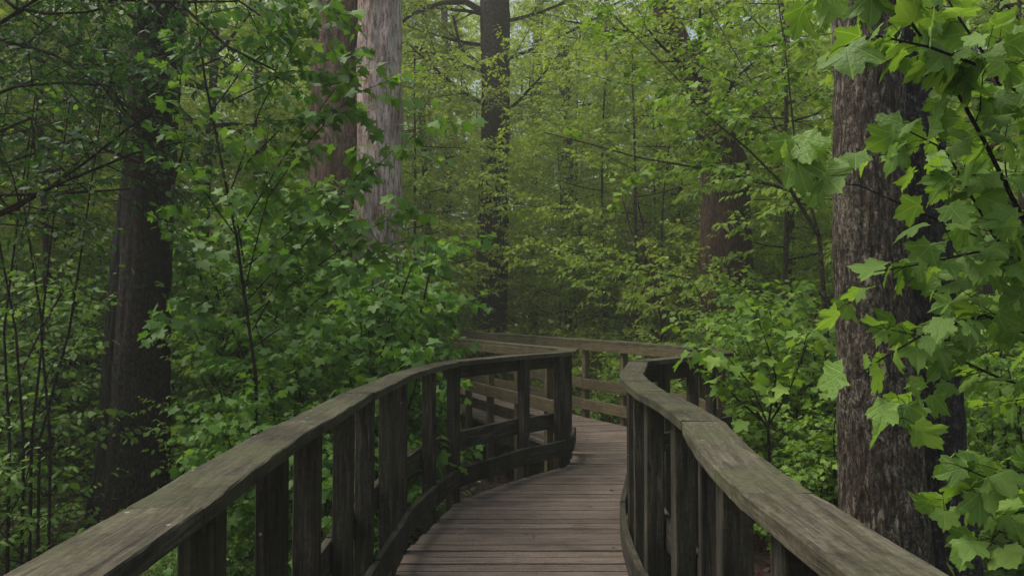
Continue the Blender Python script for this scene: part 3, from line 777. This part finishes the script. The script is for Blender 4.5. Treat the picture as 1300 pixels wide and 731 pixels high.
def mass_far():
    g = np.random.default_rng(5); C = []; 
    n = 10500
    az = g.uniform(-46, 46, n); r = g.uniform(34, 56, n)
    z = g.beta(1.1, 1.4, n)*24
    A = np.stack([r*np.sin(np.radians(az)), r*np.cos(np.radians(az)), z-.5], 1)
    n2 = 850  # unseen wood behind the viewpoint, added to hold back low sky light
    az = g.uniform(46, 314, n2); r = g.uniform(13, 30, n2); z = g.beta(1, 1.9, n2)*10
    B = np.stack([r*np.sin(np.radians(az)), r*np.cos(np.radians(az)), z-.5], 1)
    C = np.concatenate([A, B]); rad = np.concatenate([g.uniform(.7, 1.7, n), g.uniform(.8, 2.0, n2)])
    sz = np.concatenate([np.full(n, .30), np.full(n2, .42)])
    spray_mass('far_wood', C, rad, 26, sz, M['bgd'], 'far-off wood in pale green leaves, with unseen wood added behind to block light', 6)
mass_far()
def mass_under():
    g = np.random.default_rng(9); pts = []; rng = random.Random(3)
    def onwalk(x, y):
        for ln in (L1+L1b+L1c+L2, R1+R2+R3+F1):
            for i in range(len(ln)-1):
                a, b = Vector(ln[i]), Vector(ln[i+1]); e = b-a; p = Vector((x, y)); t = max(0, min(1, (p-a).dot(e)/max(e.dot(e), 1e-6)))
                if (p-(a+e*t)).length < 1.0: return True
        return (y < 16 and y > -2 and abs(x-.4) < 1.2 and y < 11) or (y > 9 and y < 17 and -4 < x < 1.3 and abs(x-(-.37*(y-10)+.4)) < 1.5)
    while len(pts) < 3800:
        a = R_(rng.uniform(-46, 46)); r = 7+rng.random()**.8*29; x, y = r*math.sin(a), r*math.cos(a)
        if onwalk(x, y): continue
        hmax = (.5+2.0*min(1, max(.15, (r-7)/8)))*(.35 if abs(650+FPX*x/y-175) < 75 and r < 11 else 1)*max(0, noise.noise(Vector((x*.25, y*.25, 0)))+.45)
        pts.append((x, y, gh(x, y)+.1+rng.random()*hmax))
    C = np.array(pts); spray_mass('undergrowth', C, g.uniform(.3, .75, len(C)), 34, np.full(len(C), .085), M['fine'], 'low leafy undergrowth covering the forest floor under the trees', 10, .5)
    # bits lying on the boards
    q_ = 260; bx = []; 
    while len(bx) < q_:
        y = rng.uniform(2.5, 9.5); x = rng.uniform(-.68, .72) if y < 5 else rng.uniform(-.1+.25*(y-5.5), .9)
        bx.append((x, y, .004))
    P = np.array(bx); az = g.uniform(0, 6.28, q_); D = norm(np.stack([np.cos(az), np.sin(az), g.normal(0, .08, q_)], 1)); Nn = np.tile([0,0,1.], (q_,1)); Nn = norm(Nn-D*np.sum(Nn*D,1,keepdims=True))
    V, tri, k, uv = leaf_mesh('oval', q_, g, P, D, Nn, g.uniform(.008, .03, q_)*g.choice([.7,1,1.6], q_), .15)
    o = mesh_np('leaf_debris', V, [tri], M['litter'], None, np.repeat(g.random(q_), k)); tag(o, 'tiny dry leaf scraps scattered over the boardwalk planks', 'debris', None, 'stuff')
    # low weeds by the walk
    pts = []
    while len(pts) < 900:
        x = rng.uniform(-6, 6); y = rng.uniform(1.2, 9)
        d = [abs(x+.75), abs(x-.75)]
        if -.95 < x < .95 or onwalk(x, y) and abs(x) < 1.1: continue
        if onwalk(x, y) and y > 5: continue
        if noise.noise(Vector((x*.6, y*.6, 5))) < -.05: continue
        pts.append((x, y, gh(x, y)+.05+rng.random()*.3))
    C = np.array(pts); spray_mass('ground_cover', C, g.uniform(.1, .28, len(C)), 14, np.full(len(C), .06), M['mapleB'], 'low weeds growing out of the leaf litter beside the boardwalk', 12, .5, 'oval')
    n = 16000; x = g.uniform(-7, 7, n); y = g.uniform(-1, 14, n); z = np.array([gh(a, b) for a, b in zip(x, y)])+g.uniform(.0, .03, n)
    P = np.stack([x, y, z], 1); az = g.uniform(0, 6.28, n); D = norm(np.stack([np.cos(az), np.sin(az), g.normal(0, .25, n)], 1))
    Nn = np.array([0,0,1.0])+g.normal(0, .35, (n, 3)); Nn = norm(Nn-D*np.sum(Nn*D, 1, keepdims=True))
    V, tri, k, uv = leaf_mesh('oval', n, g, P, D, Nn, g.uniform(.05, .11, n), .5)
    o = mesh_np('leaf_litter', V, [tri], M['litter'], None, np.repeat(g.random(n), k)); tag(o, 'brown fallen leaves covering the forest floor beside the boardwalk', 'leaf litter', None, 'stuff')
mass_under()

# ------------------------------------------------------------------ shrubs and young maples in front of the wood
def shrub(name, label, seed, base, stems, cfg, shape, leafm, stemm='twig', cat='shrub', tilt=.45, r0=.016):
    """stems: (dx,dy,dz direction, length)"""
    o = Vector(base); p = Plant(seed); root = thing(name, o, label, cat)
    for d, l in stems:
        p.branch(o+Vector((p.r.uniform(-.08,.08), p.r.uniform(-.08,.08), -.05)), Vector(d), l, r0*(l/2.2), 0, cfg)
    p.stem_mesh('branches', M[stemm], root, o); p.leaf_obj('foliage', shape, M[leafm], root, o, tilt)
    return root
def ground_at(px, Y): x = (px-650)/FPX*Y; return (x, Y, gh(x, Y))
def fan(n, spread, L, rng, zmin=.7, az=None, da=3.14):
    out = []
    for i in range(n):
        a = rng.uniform(0, 6.28) if az is None else az+rng.uniform(-da, da)
        s = rng.uniform(.1, spread); out.append(((math.cos(a)*s, math.sin(a)*s, rng.uniform(zmin, 1)), L*rng.uniform(.65, 1.15)))
    return out
rg = random.Random(21)
cm = dict(C_MID)
m1 = shrub('young_maple', 'leafy young maple in front of the pale tree, leaning over the left handrail', 41, ground_at(430, 6.6), fan(10, .45, 2.8, rg), cm, 'lo', 'mapleB', cat='shrub')
m1b = copy_thing(m1, ground_at(395, 5.4), 2.1, .62, 'lower young maple just behind the left handrail, left of the taller one')
m1c = copy_thing(m1, ground_at(310, 8.8), 4.0, 1.0, 'young maple further back between the dark double trunk and the pale tree')
m1e = copy_thing(m1, ground_at(385, 9.7), 1.3, 1.45, 'large young maple directly in front of the brown half of the pale tree')
m1d = copy_thing(m1, ground_at(440, 9.3), 5.2, 1.0, 'young maple at the foot of the pale tree beside the far handrail')
m2 = shrub('fine_leaved_shrub', 'fine-leaved shrub right of the dark double trunk with yellowish tips', 42, ground_at(320, 7.6), fan(10, .6, 2.2, rg), dict(C_FINE), 'oval', 'yellow')
m3 = shrub('fine_leaved_shrub', 'dense dark fine-leaved shrub at the bottom left corner', 43, ground_at(-80, 4.9), fan(10, .6, 1.55, rg), dict(C_FINE), 'oval', 'fine')
fl = [(-70,6.8,2.5,1.3,'tall fine-leaved shrub on the left edge behind the dense dark one',1.35),
      (60,9.4,.3,1.4,'tall fine-leaved shrub just left behind the double trunk',1.6),
      (250,9.5,3.3,1.3,'tall fine-leaved shrub behind and right of the double trunk',1.45),
      (225,5.0,3.9,1.3,'small fine-leaved shrub touching the left handrail right of the double trunk',.45),
      (150,10.8,.9,1.3,'fine-leaved shrub directly behind the foot of the double trunk',1.5),
      (300,11.5,2.7,1.3,'tall fine-leaved shrub deep between the double trunk and the maples',1.6),
      (-40,9.5,5.1,1.3,'fine-leaved shrub at the far left edge deep in the wood',1.7),
      (370,9.8,5.9,1.3,'fine-leaved shrub hidden behind the maples left of the pale tree',1.2),
      (540,16.5,1.9,1.3,'fine-leaved shrub left of the central tree behind the far handrail',1.2),
      (1010,9.5,4.4,1.3,'fine-leaved shrub behind the yellow-green one, left of the furrowed trunk',1.4),
      (1240,8.0,2.2,1.3,'fine-leaved shrub deep behind the big maple leaves at right',1.3)]
for (px, Y, rz, _, lab, s) in fl: copy_thing(m3, ground_at(px, Y), rz, s*1.2, lab, 'fine-leaved shrubs growing under the trees')
cy = dict(C_MID, leaf=.068, sp=.075, kids=(12,7), droop=.4)
m4 = shrub('leafy_shrub', 'bright leafy shrub behind the right handrail, in front of the reddish trunk', 44, ground_at(1015, 6.6), fan(9, .45, 2.2, rg, az=.6, da=1.3), cy, 'lo', 'yellow')
y2 = [(1030,7.6,2.0,1.2,'taller yellow-green shrub between the reddish and the furrowed trunk'),
      (1045,6.0,3.6,.7,'low leafy shrub at the left foot of the furrowed trunk'),
      (1015,9.4,5.0,.85,'yellow-green shrub behind the bright one, under the leaning limb'),
      (810,13.2,1.1,.75,'small leafy shrub beyond the far handrail in front of the dead shrub'),
      (770,12.4,4.1,.55,'low bright shrub beyond the far handrail right of its middle post'),
      (712,20.5,.6,.8,'leafy shrub right of the foot of the tall central tree'),
      (1290,5.8,2.9,.9,'leafy shrub behind the maple branches at the right edge')]
for (px, Y, rz, s, lab) in y2: copy_thing(m4, ground_at(px, Y), rz, s, lab, 'bright leafy shrubs on the right and beyond the bend')
# bare dead shrub in the middle
def dead_shrub():
    Y = 14.5; o = base_of(at(838, 440, Y)); p = Plant(61); root = thing('bare_shrub', o, 'nearly bare branching shrub beyond the far handrail', 'shrub')
    c = dict(C_FINE, levels=2, leaf=.06, sp=.16, drop=.5, kids=(7,5), len=(1.1,.5))
    for rows in ([(840,430),(838,380),(826,340),(800,290),(790,250)], [(838,420),(842,370),(840,300),(842,250),(850,180)], [(836,425),(800,395),(770,372),(735,366)], [(840,410),(860,380),(872,340),(900,300)], [(838,400),(820,340),(815,280),(800,220)]):
        p.run([at(x, y, Y) for x, y in rows], .035, 0, c)
    p.tube([o-Vector((0,0,.1)), at(838, 428, Y)], .06, .045, 8)
    p.stem_mesh('branches', M['barkE'], root, o); p.leaf_obj('foliage', 'oval', M['yellow'], root, o)
dead_shrub()
# long arching branch from the right across the middle
def arching():
    p = Plant(71); g = base_of(at(1052, 500, 6.9)); root = thing('arching_sapling', g, 'sapling with a long thin branch arching left across the hazy middle', 'sapling')
    c = dict(C_MID, leaf=.075, sp=.06, kids=(9,5), len=(.8,.35), droop=.35, drop=.2)
    trunk = [g-Vector((0,0,.1)), at(1052,470,6.9), at(1046,380,6.9), at(1040,300,6.9), at(1005,243,6.9)]
    p.tube(trunk, .03, .018, 6)
    p.run([at(1005,243,6.9), at(960,228,6.9), at(880,212,6.9), at(810,200,7), at(745,182,7.1), at(690,168,7.2)], .015, 0, dict(c, kids=(5,4)))
    p.run([at(1000,240,6.9), at(950,190,6.9), at(890,140,6.9), at(860,100,7), at(800,40,7.1), at(760,0,7.2)], .012, 0, c)
    p.run([at(1040,300,6.9), at(1010,190,6.8), at(1000,90,6.7), at(985,-20,6.7)], .014, 0, c)
    p.run([at(1005,243,6.9), at(985,160,7.0), at(940,80,7.2), at(900,10,7.3)], .011, 0, c)
    p.stem_mesh('branches', M['twigpale'], root, g); p.leaf_obj('foliage', 'lo', M['yellow'], root, g, .4)
arching()
# foreground maple on the right: big leaves
def fore_maple():
    p = Plant(81); g = base_of(at(1420, 700, 3.2)); root = thing('maple_sapling', g, 'foreground maple sapling with large bright lobed leaves filling the right side', 'sapling')
    c = dict(C_MAPLE)
    hub = at(1400, 520, 3.2); p.tube([g-Vector((0,0,.1)), at(1410,640,3.2), hub, at(1380,300,3.1)], .03, .018, 8)
    B = [([(1400,450,3.2),(1340,340,3.0),(1297,275,2.8),(1250,180,2.7),(1200,90,2.6),(1150,20,2.5),(1120,-60,2.5)], .012),
         ([(1380,300,3.1),(1330,210,3.0),(1290,150,2.9),(1250,70,2.9),(1215,20,2.9),(1180,-40,3.0)], .010),
         ([(1385,420,3.2),(1320,360,3.0),(1262,300,2.8),(1200,190,2.7),(1150,165,2.6)], .008),
         ([(1400,470,3.2),(1320,430,2.9),(1250,400,2.7),(1180,420,2.6),(1120,455,2.5),(1085,480,2.5)], .008),
         ([(1400,520,3.2),(1330,500,3.0),(1270,480,2.8),(1215,455,2.75),(1160,440,2.7)], .008),
         ([(1390,380,3.1),(1310,330,2.8),(1240,320,2.7),(1170,335,2.6),(1110,345,2.55)], .007),
         ([(1390,600,3.2),(1340,590,3.0),(1290,600,2.9),(1250,605,2.85),(1215,590,2.8)], .007),
         ([(1400,260,3.1),(1320,140,2.7),(1260,90,2.5),(1180,60,2.4),(1110,45,2.4),(1070,60,2.4)], .008),
         ([(1390,200,3.2),(1330,80,3.4),(1290,20,3.5),(1240,-30,3.5)], .009),
         ([(1390,520,3.3),(1330,440,3.5),(1280,400,3.6),(1230,380,3.6)], .008),
         ([(1130,-120,2.6),(1120,-40,2.6),(1095,20,2.6),(1080,60,2.6)], .006),
         ([(1395,650,3.2),(1340,640,3.1),(1290,650,3.0),(1255,690,2.9)], .006)]
    for rows, r in B: p.run([at(*q) for q in rows], r, 0, c)
    # the small cluster hanging left of the furrowed trunk
    p.run([at(1240,300,2.8), at(1150,262,2.75), at(1090,235,2.7), at(1040,232,2.7), at(1010,180,2.7)], .004, 0, dict(c, kids=(0,), sp=.5))
    for x, y, dx in ((1005,178,-.6),(1018,172,.1),(1000,190,-.3),(1030,185,.5),(1012,200,-.1),(1040,215,.4)):
        q = at(x, y, 2.7+p.r.uniform(-.1,.1)); p.leaf(q, Vector((dx, -.3, -.75)).normalized(), p.r.uniform(.1,.15))
    p.stem_mesh('branches', M['twig'], root, g); p.leaf_obj('foliage', 'hi', M['maple'], root, g, .75, .6)
fore_maple()
def low_maple():
    p = Plant(83); g = base_of(at(985, 600, 4.6)); root = thing('maple_seedling', g, 'small maple hanging its leaves over the outer end of the right handrail', 'sapling')
    c = dict(C_MAPLE, leaf=.10, len=(.3,), sp=.07)
    p.tube([g-Vector((0,0,.1)), at(975,540,4.6)], .012, .008, 6)
    for rows in ([(975,540),(955,490),(925,455),(900,445),(878,448)], [(975,540),(985,480),(975,440),(960,400)], [(975,540),(940,510),(905,475),(890,470)], [(975,540),(1000,500),(1020,450),(1030,420)], [(975,545),(960,520),(950,500),(935,490)]):
        p.run([at(x, y, 4.6+(950-x)*.004) for x, y in rows], .007, 0, c)
    p.stem_mesh('branches', M['twig'], root, g); p.leaf_obj('foliage', 'lo', M['yellow'], root, g, .5, .45)
low_maple()
# foreground dark twiggy tree, top left
def twiggy():
    p = Plant(91); g = base_of(at(-120, 700, 4.2)); root = thing('twiggy_tree', g, 'dark twiggy small tree reaching in from the top left corner', 'tree')
    c = dict(C_FINE, leaf=.048, sp=.05, kids=(11,6), len=(.75,.35), drop=.25, wander=.12)
    top_ = at(-110, -200, 4.2); p.tube([g-Vector((0,0,.1)), at(-115,400,4.2), at(-105,150,4.2), top_], .06, .03, 8)
    B = [[(-110,330),(-40,290),(20,265),(60,240),(110,205),(160,165),(200,140)], [(-110,260),(0,248),(60,246),(120,243),(165,240)], [(-40,290),(60,240),(120,215),(170,195),(230,180)],
         [(-105,60),(0,50),(70,70),(130,110),(160,150)], [(-105,0),(-20,-20),(20,10),(60,18),(110,16),(150,6)], [(-105,150),(-30,130),(20,110),(80,105),(150,110)],
         [(-105,100),(0,30),(60,-10),(130,-20)], [(-100,-40),(40,-30),(140,0),(240,3),(300,2)], [(-105,190),(-20,175),(40,150),(45,200)], [(-100,-90),(60,-60),(200,-20),(290,60),(350,90)],
         [(-105,230),(-20,215),(60,190),(120,180)], [(-100,-120),(100,-80),(230,-50),(330,20)]]
    for rows in B: p.run([at(x, y, 4.2-(x+100)*.0015) for x, y in rows], .013, 0, c)
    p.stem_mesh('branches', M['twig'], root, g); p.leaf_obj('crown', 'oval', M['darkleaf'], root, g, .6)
twiggy()
def left_vines():
    p = Plant(95); g = base_of(at(20, 620, 5.2)); root = thing('sapling_thicket', g, 'thicket of thin upright dark stems with sparse leaves at the left edge', 'shrub')
    c = dict(C_FINE, leaf=.055, sp=.09, kids=(5,4), len=(.6,.3), drop=.3)
    for x0, x1, x2 in ((12,5,25),(40,55,30),(64,52,70),(30,20,-10),(50,88,112)):
        a = base_of(at(x0, 640, 5.2)); p.tube([g-Vector((0,0,.05)), a-Vector((0,0,.02))], .012, .012, 5); p.run([a-Vector((0,0,.03)), at(x0,560,5.2), at(x1,420,5.2), at(x2,260,5.1), at(x2+20,120,5.0)], .012, 0, c)
    p.stem_mesh('branches', M['twig'], root, g); p.leaf_obj('foliage', 'oval', M['fine'], root, g, .6)
left_vines()
def maple_left_top():
    p = Plant(97); g = base_of(at(330, 600, 5.4)); root = thing('maple_sapling', g, 'tall maple sapling with lobed leaves crossing the pale trunk, left of centre', 'sapling')
    c = dict(C_MID, levels=1, kids=(12,), len=(.6,), leaf=.09, leaflvl=0, sp=.075)
    p.tube([g-Vector((0,0,.1)), at(325,480,5.4), at(300,300,5.4), at(260,100,5.4), at(240,-60,5.4)], .015, .008, 6)
    for rows in ([(320,420),(370,330),(430,260),(500,190),(560,150)], [(310,370),(340,250),(400,170),(450,120),(500,100)], [(300,300),(360,200),(420,120),(470,60)], [(290,250),(330,140),(370,60),(400,10)],
                 [(270,140),(330,60),(380,-10)], [(318,400),(400,340),(470,290),(530,260)], [(300,300),(250,230),(220,160),(235,60)], [(322,440),(380,400),(440,350),(500,310),(540,300)], [(250,20),(300,10),(360,20)], [(300,220),(360,160),(420,140),(465,150)], [(290,130),(370,90),(440,95)], [(310,340),(380,285),(440,240),(470,205)], [(315,380),(370,320),(420,290),(450,280)], [(280,90),(350,40),(430,30)], [(245,-30),(300,-40),(380,0),(440,20)]):
        p.run([at(x, y, 5.4-(x-300)*.001) for x, y in rows], .006, 0, c)
    p.stem_mesh('branches', M['twig'], root, g); p.leaf_obj('foliage', 'lo', M['mapleB'], root, g, .5)
maple_left_top()

# ------------------------------------------------------------------ air, light, camera
def haze():
    m, nt, out = newmat('haze_air')
    v = nt.nodes.new('ShaderNodeVolumePrincipled'); v.inputs['Density'].default_value = HAZE; v.inputs['Color'].default_value = (.93,.95,.86,1); v.inputs['Anisotropy'].default_value = .2
    nt.links.new(v.outputs[0], out.inputs['Volume'])
    x, y0, y1, z0, z1 = 75, -75, 85, -3, 32
    V = [(-x,y0,z0),(x,y0,z0),(x,y1,z0),(-x,y1,z0),(-x,y0,z1),(x,y0,z1),(x,y1,z1),(-x,y1,z1)]
    Q = [(0,3,2,1),(4,5,6,7),(0,1,5,4),(1,2,6,5),(2,3,7,6),(3,0,4,7)]
    o = mesh_np('haze', V, [Q], m, None, None, None, False); tag(o, 'thin damp haze hanging between the trees', 'haze', None, 'stuff')
HAZE = 0.003
if HAZE: haze()
w = bpy.data.worlds.new('World'); sc.world = w; w.use_nodes = True
nt = w.node_tree; nt.nodes.clear()
sky = nt.nodes.new('ShaderNodeTexSky'); sky.sky_type = 'NISHITA'; sky.sun_disc = False
SE, SR = R_(62), R_(-82)          # elevation; direction measured from +Y, negative = left
sky.sun_elevation = SE; sky.sun_rotation = SR; sky.air_density = 1.2; sky.dust_density = 6; sky.ozone_density = .6
bg = nt.nodes.new('ShaderNodeBackground'); bg.inputs[1].default_value = .15
wo = nt.nodes.new('ShaderNodeOutputWorld'); nt.links.new(sky.outputs[0], bg.inputs[0]); nt.links.new(bg.outputs[0], wo.inputs[0])
sd = bpy.data.lights.new('sun', 'SUN'); sd.energy = 2.6; sd.angle = R_(28); sd.color = (1, .97, .92)
so = link(bpy.data.objects.new('sun', sd))
dirv = Vector((math.sin(SR)*math.cos(SE), math.cos(SR)*math.cos(SE), math.sin(SE)))
so.rotation_euler = (-dirv).to_track_quat('-Z', 'Y').to_euler()
cd = bpy.data.cameras.new('camera'); cd.lens = FPX/1300*36; cd.sensor_width = 36; cd.clip_end = 500; cd.clip_start = .05
co = link(bpy.data.objects.new('camera', cd)); co.location = (0, 0, EYE); co.rotation_euler = (R_(90)+PIT, 0, 0); sc.camera = co
sc.render.engine = 'CYCLES'
sc.view_settings.view_transform = 'Standard'; sc.view_settings.look = 'None'; sc.view_settings.gamma = 1; sc.view_settings.exposure = 0.27
sc.cycles.max_bounces = 8; sc.cycles.diffuse_bounces = 6; sc.cycles.transmission_bounces = 6; sc.cycles.transparent_max_bounces = 4; sc.cycles.volume_bounces = 1
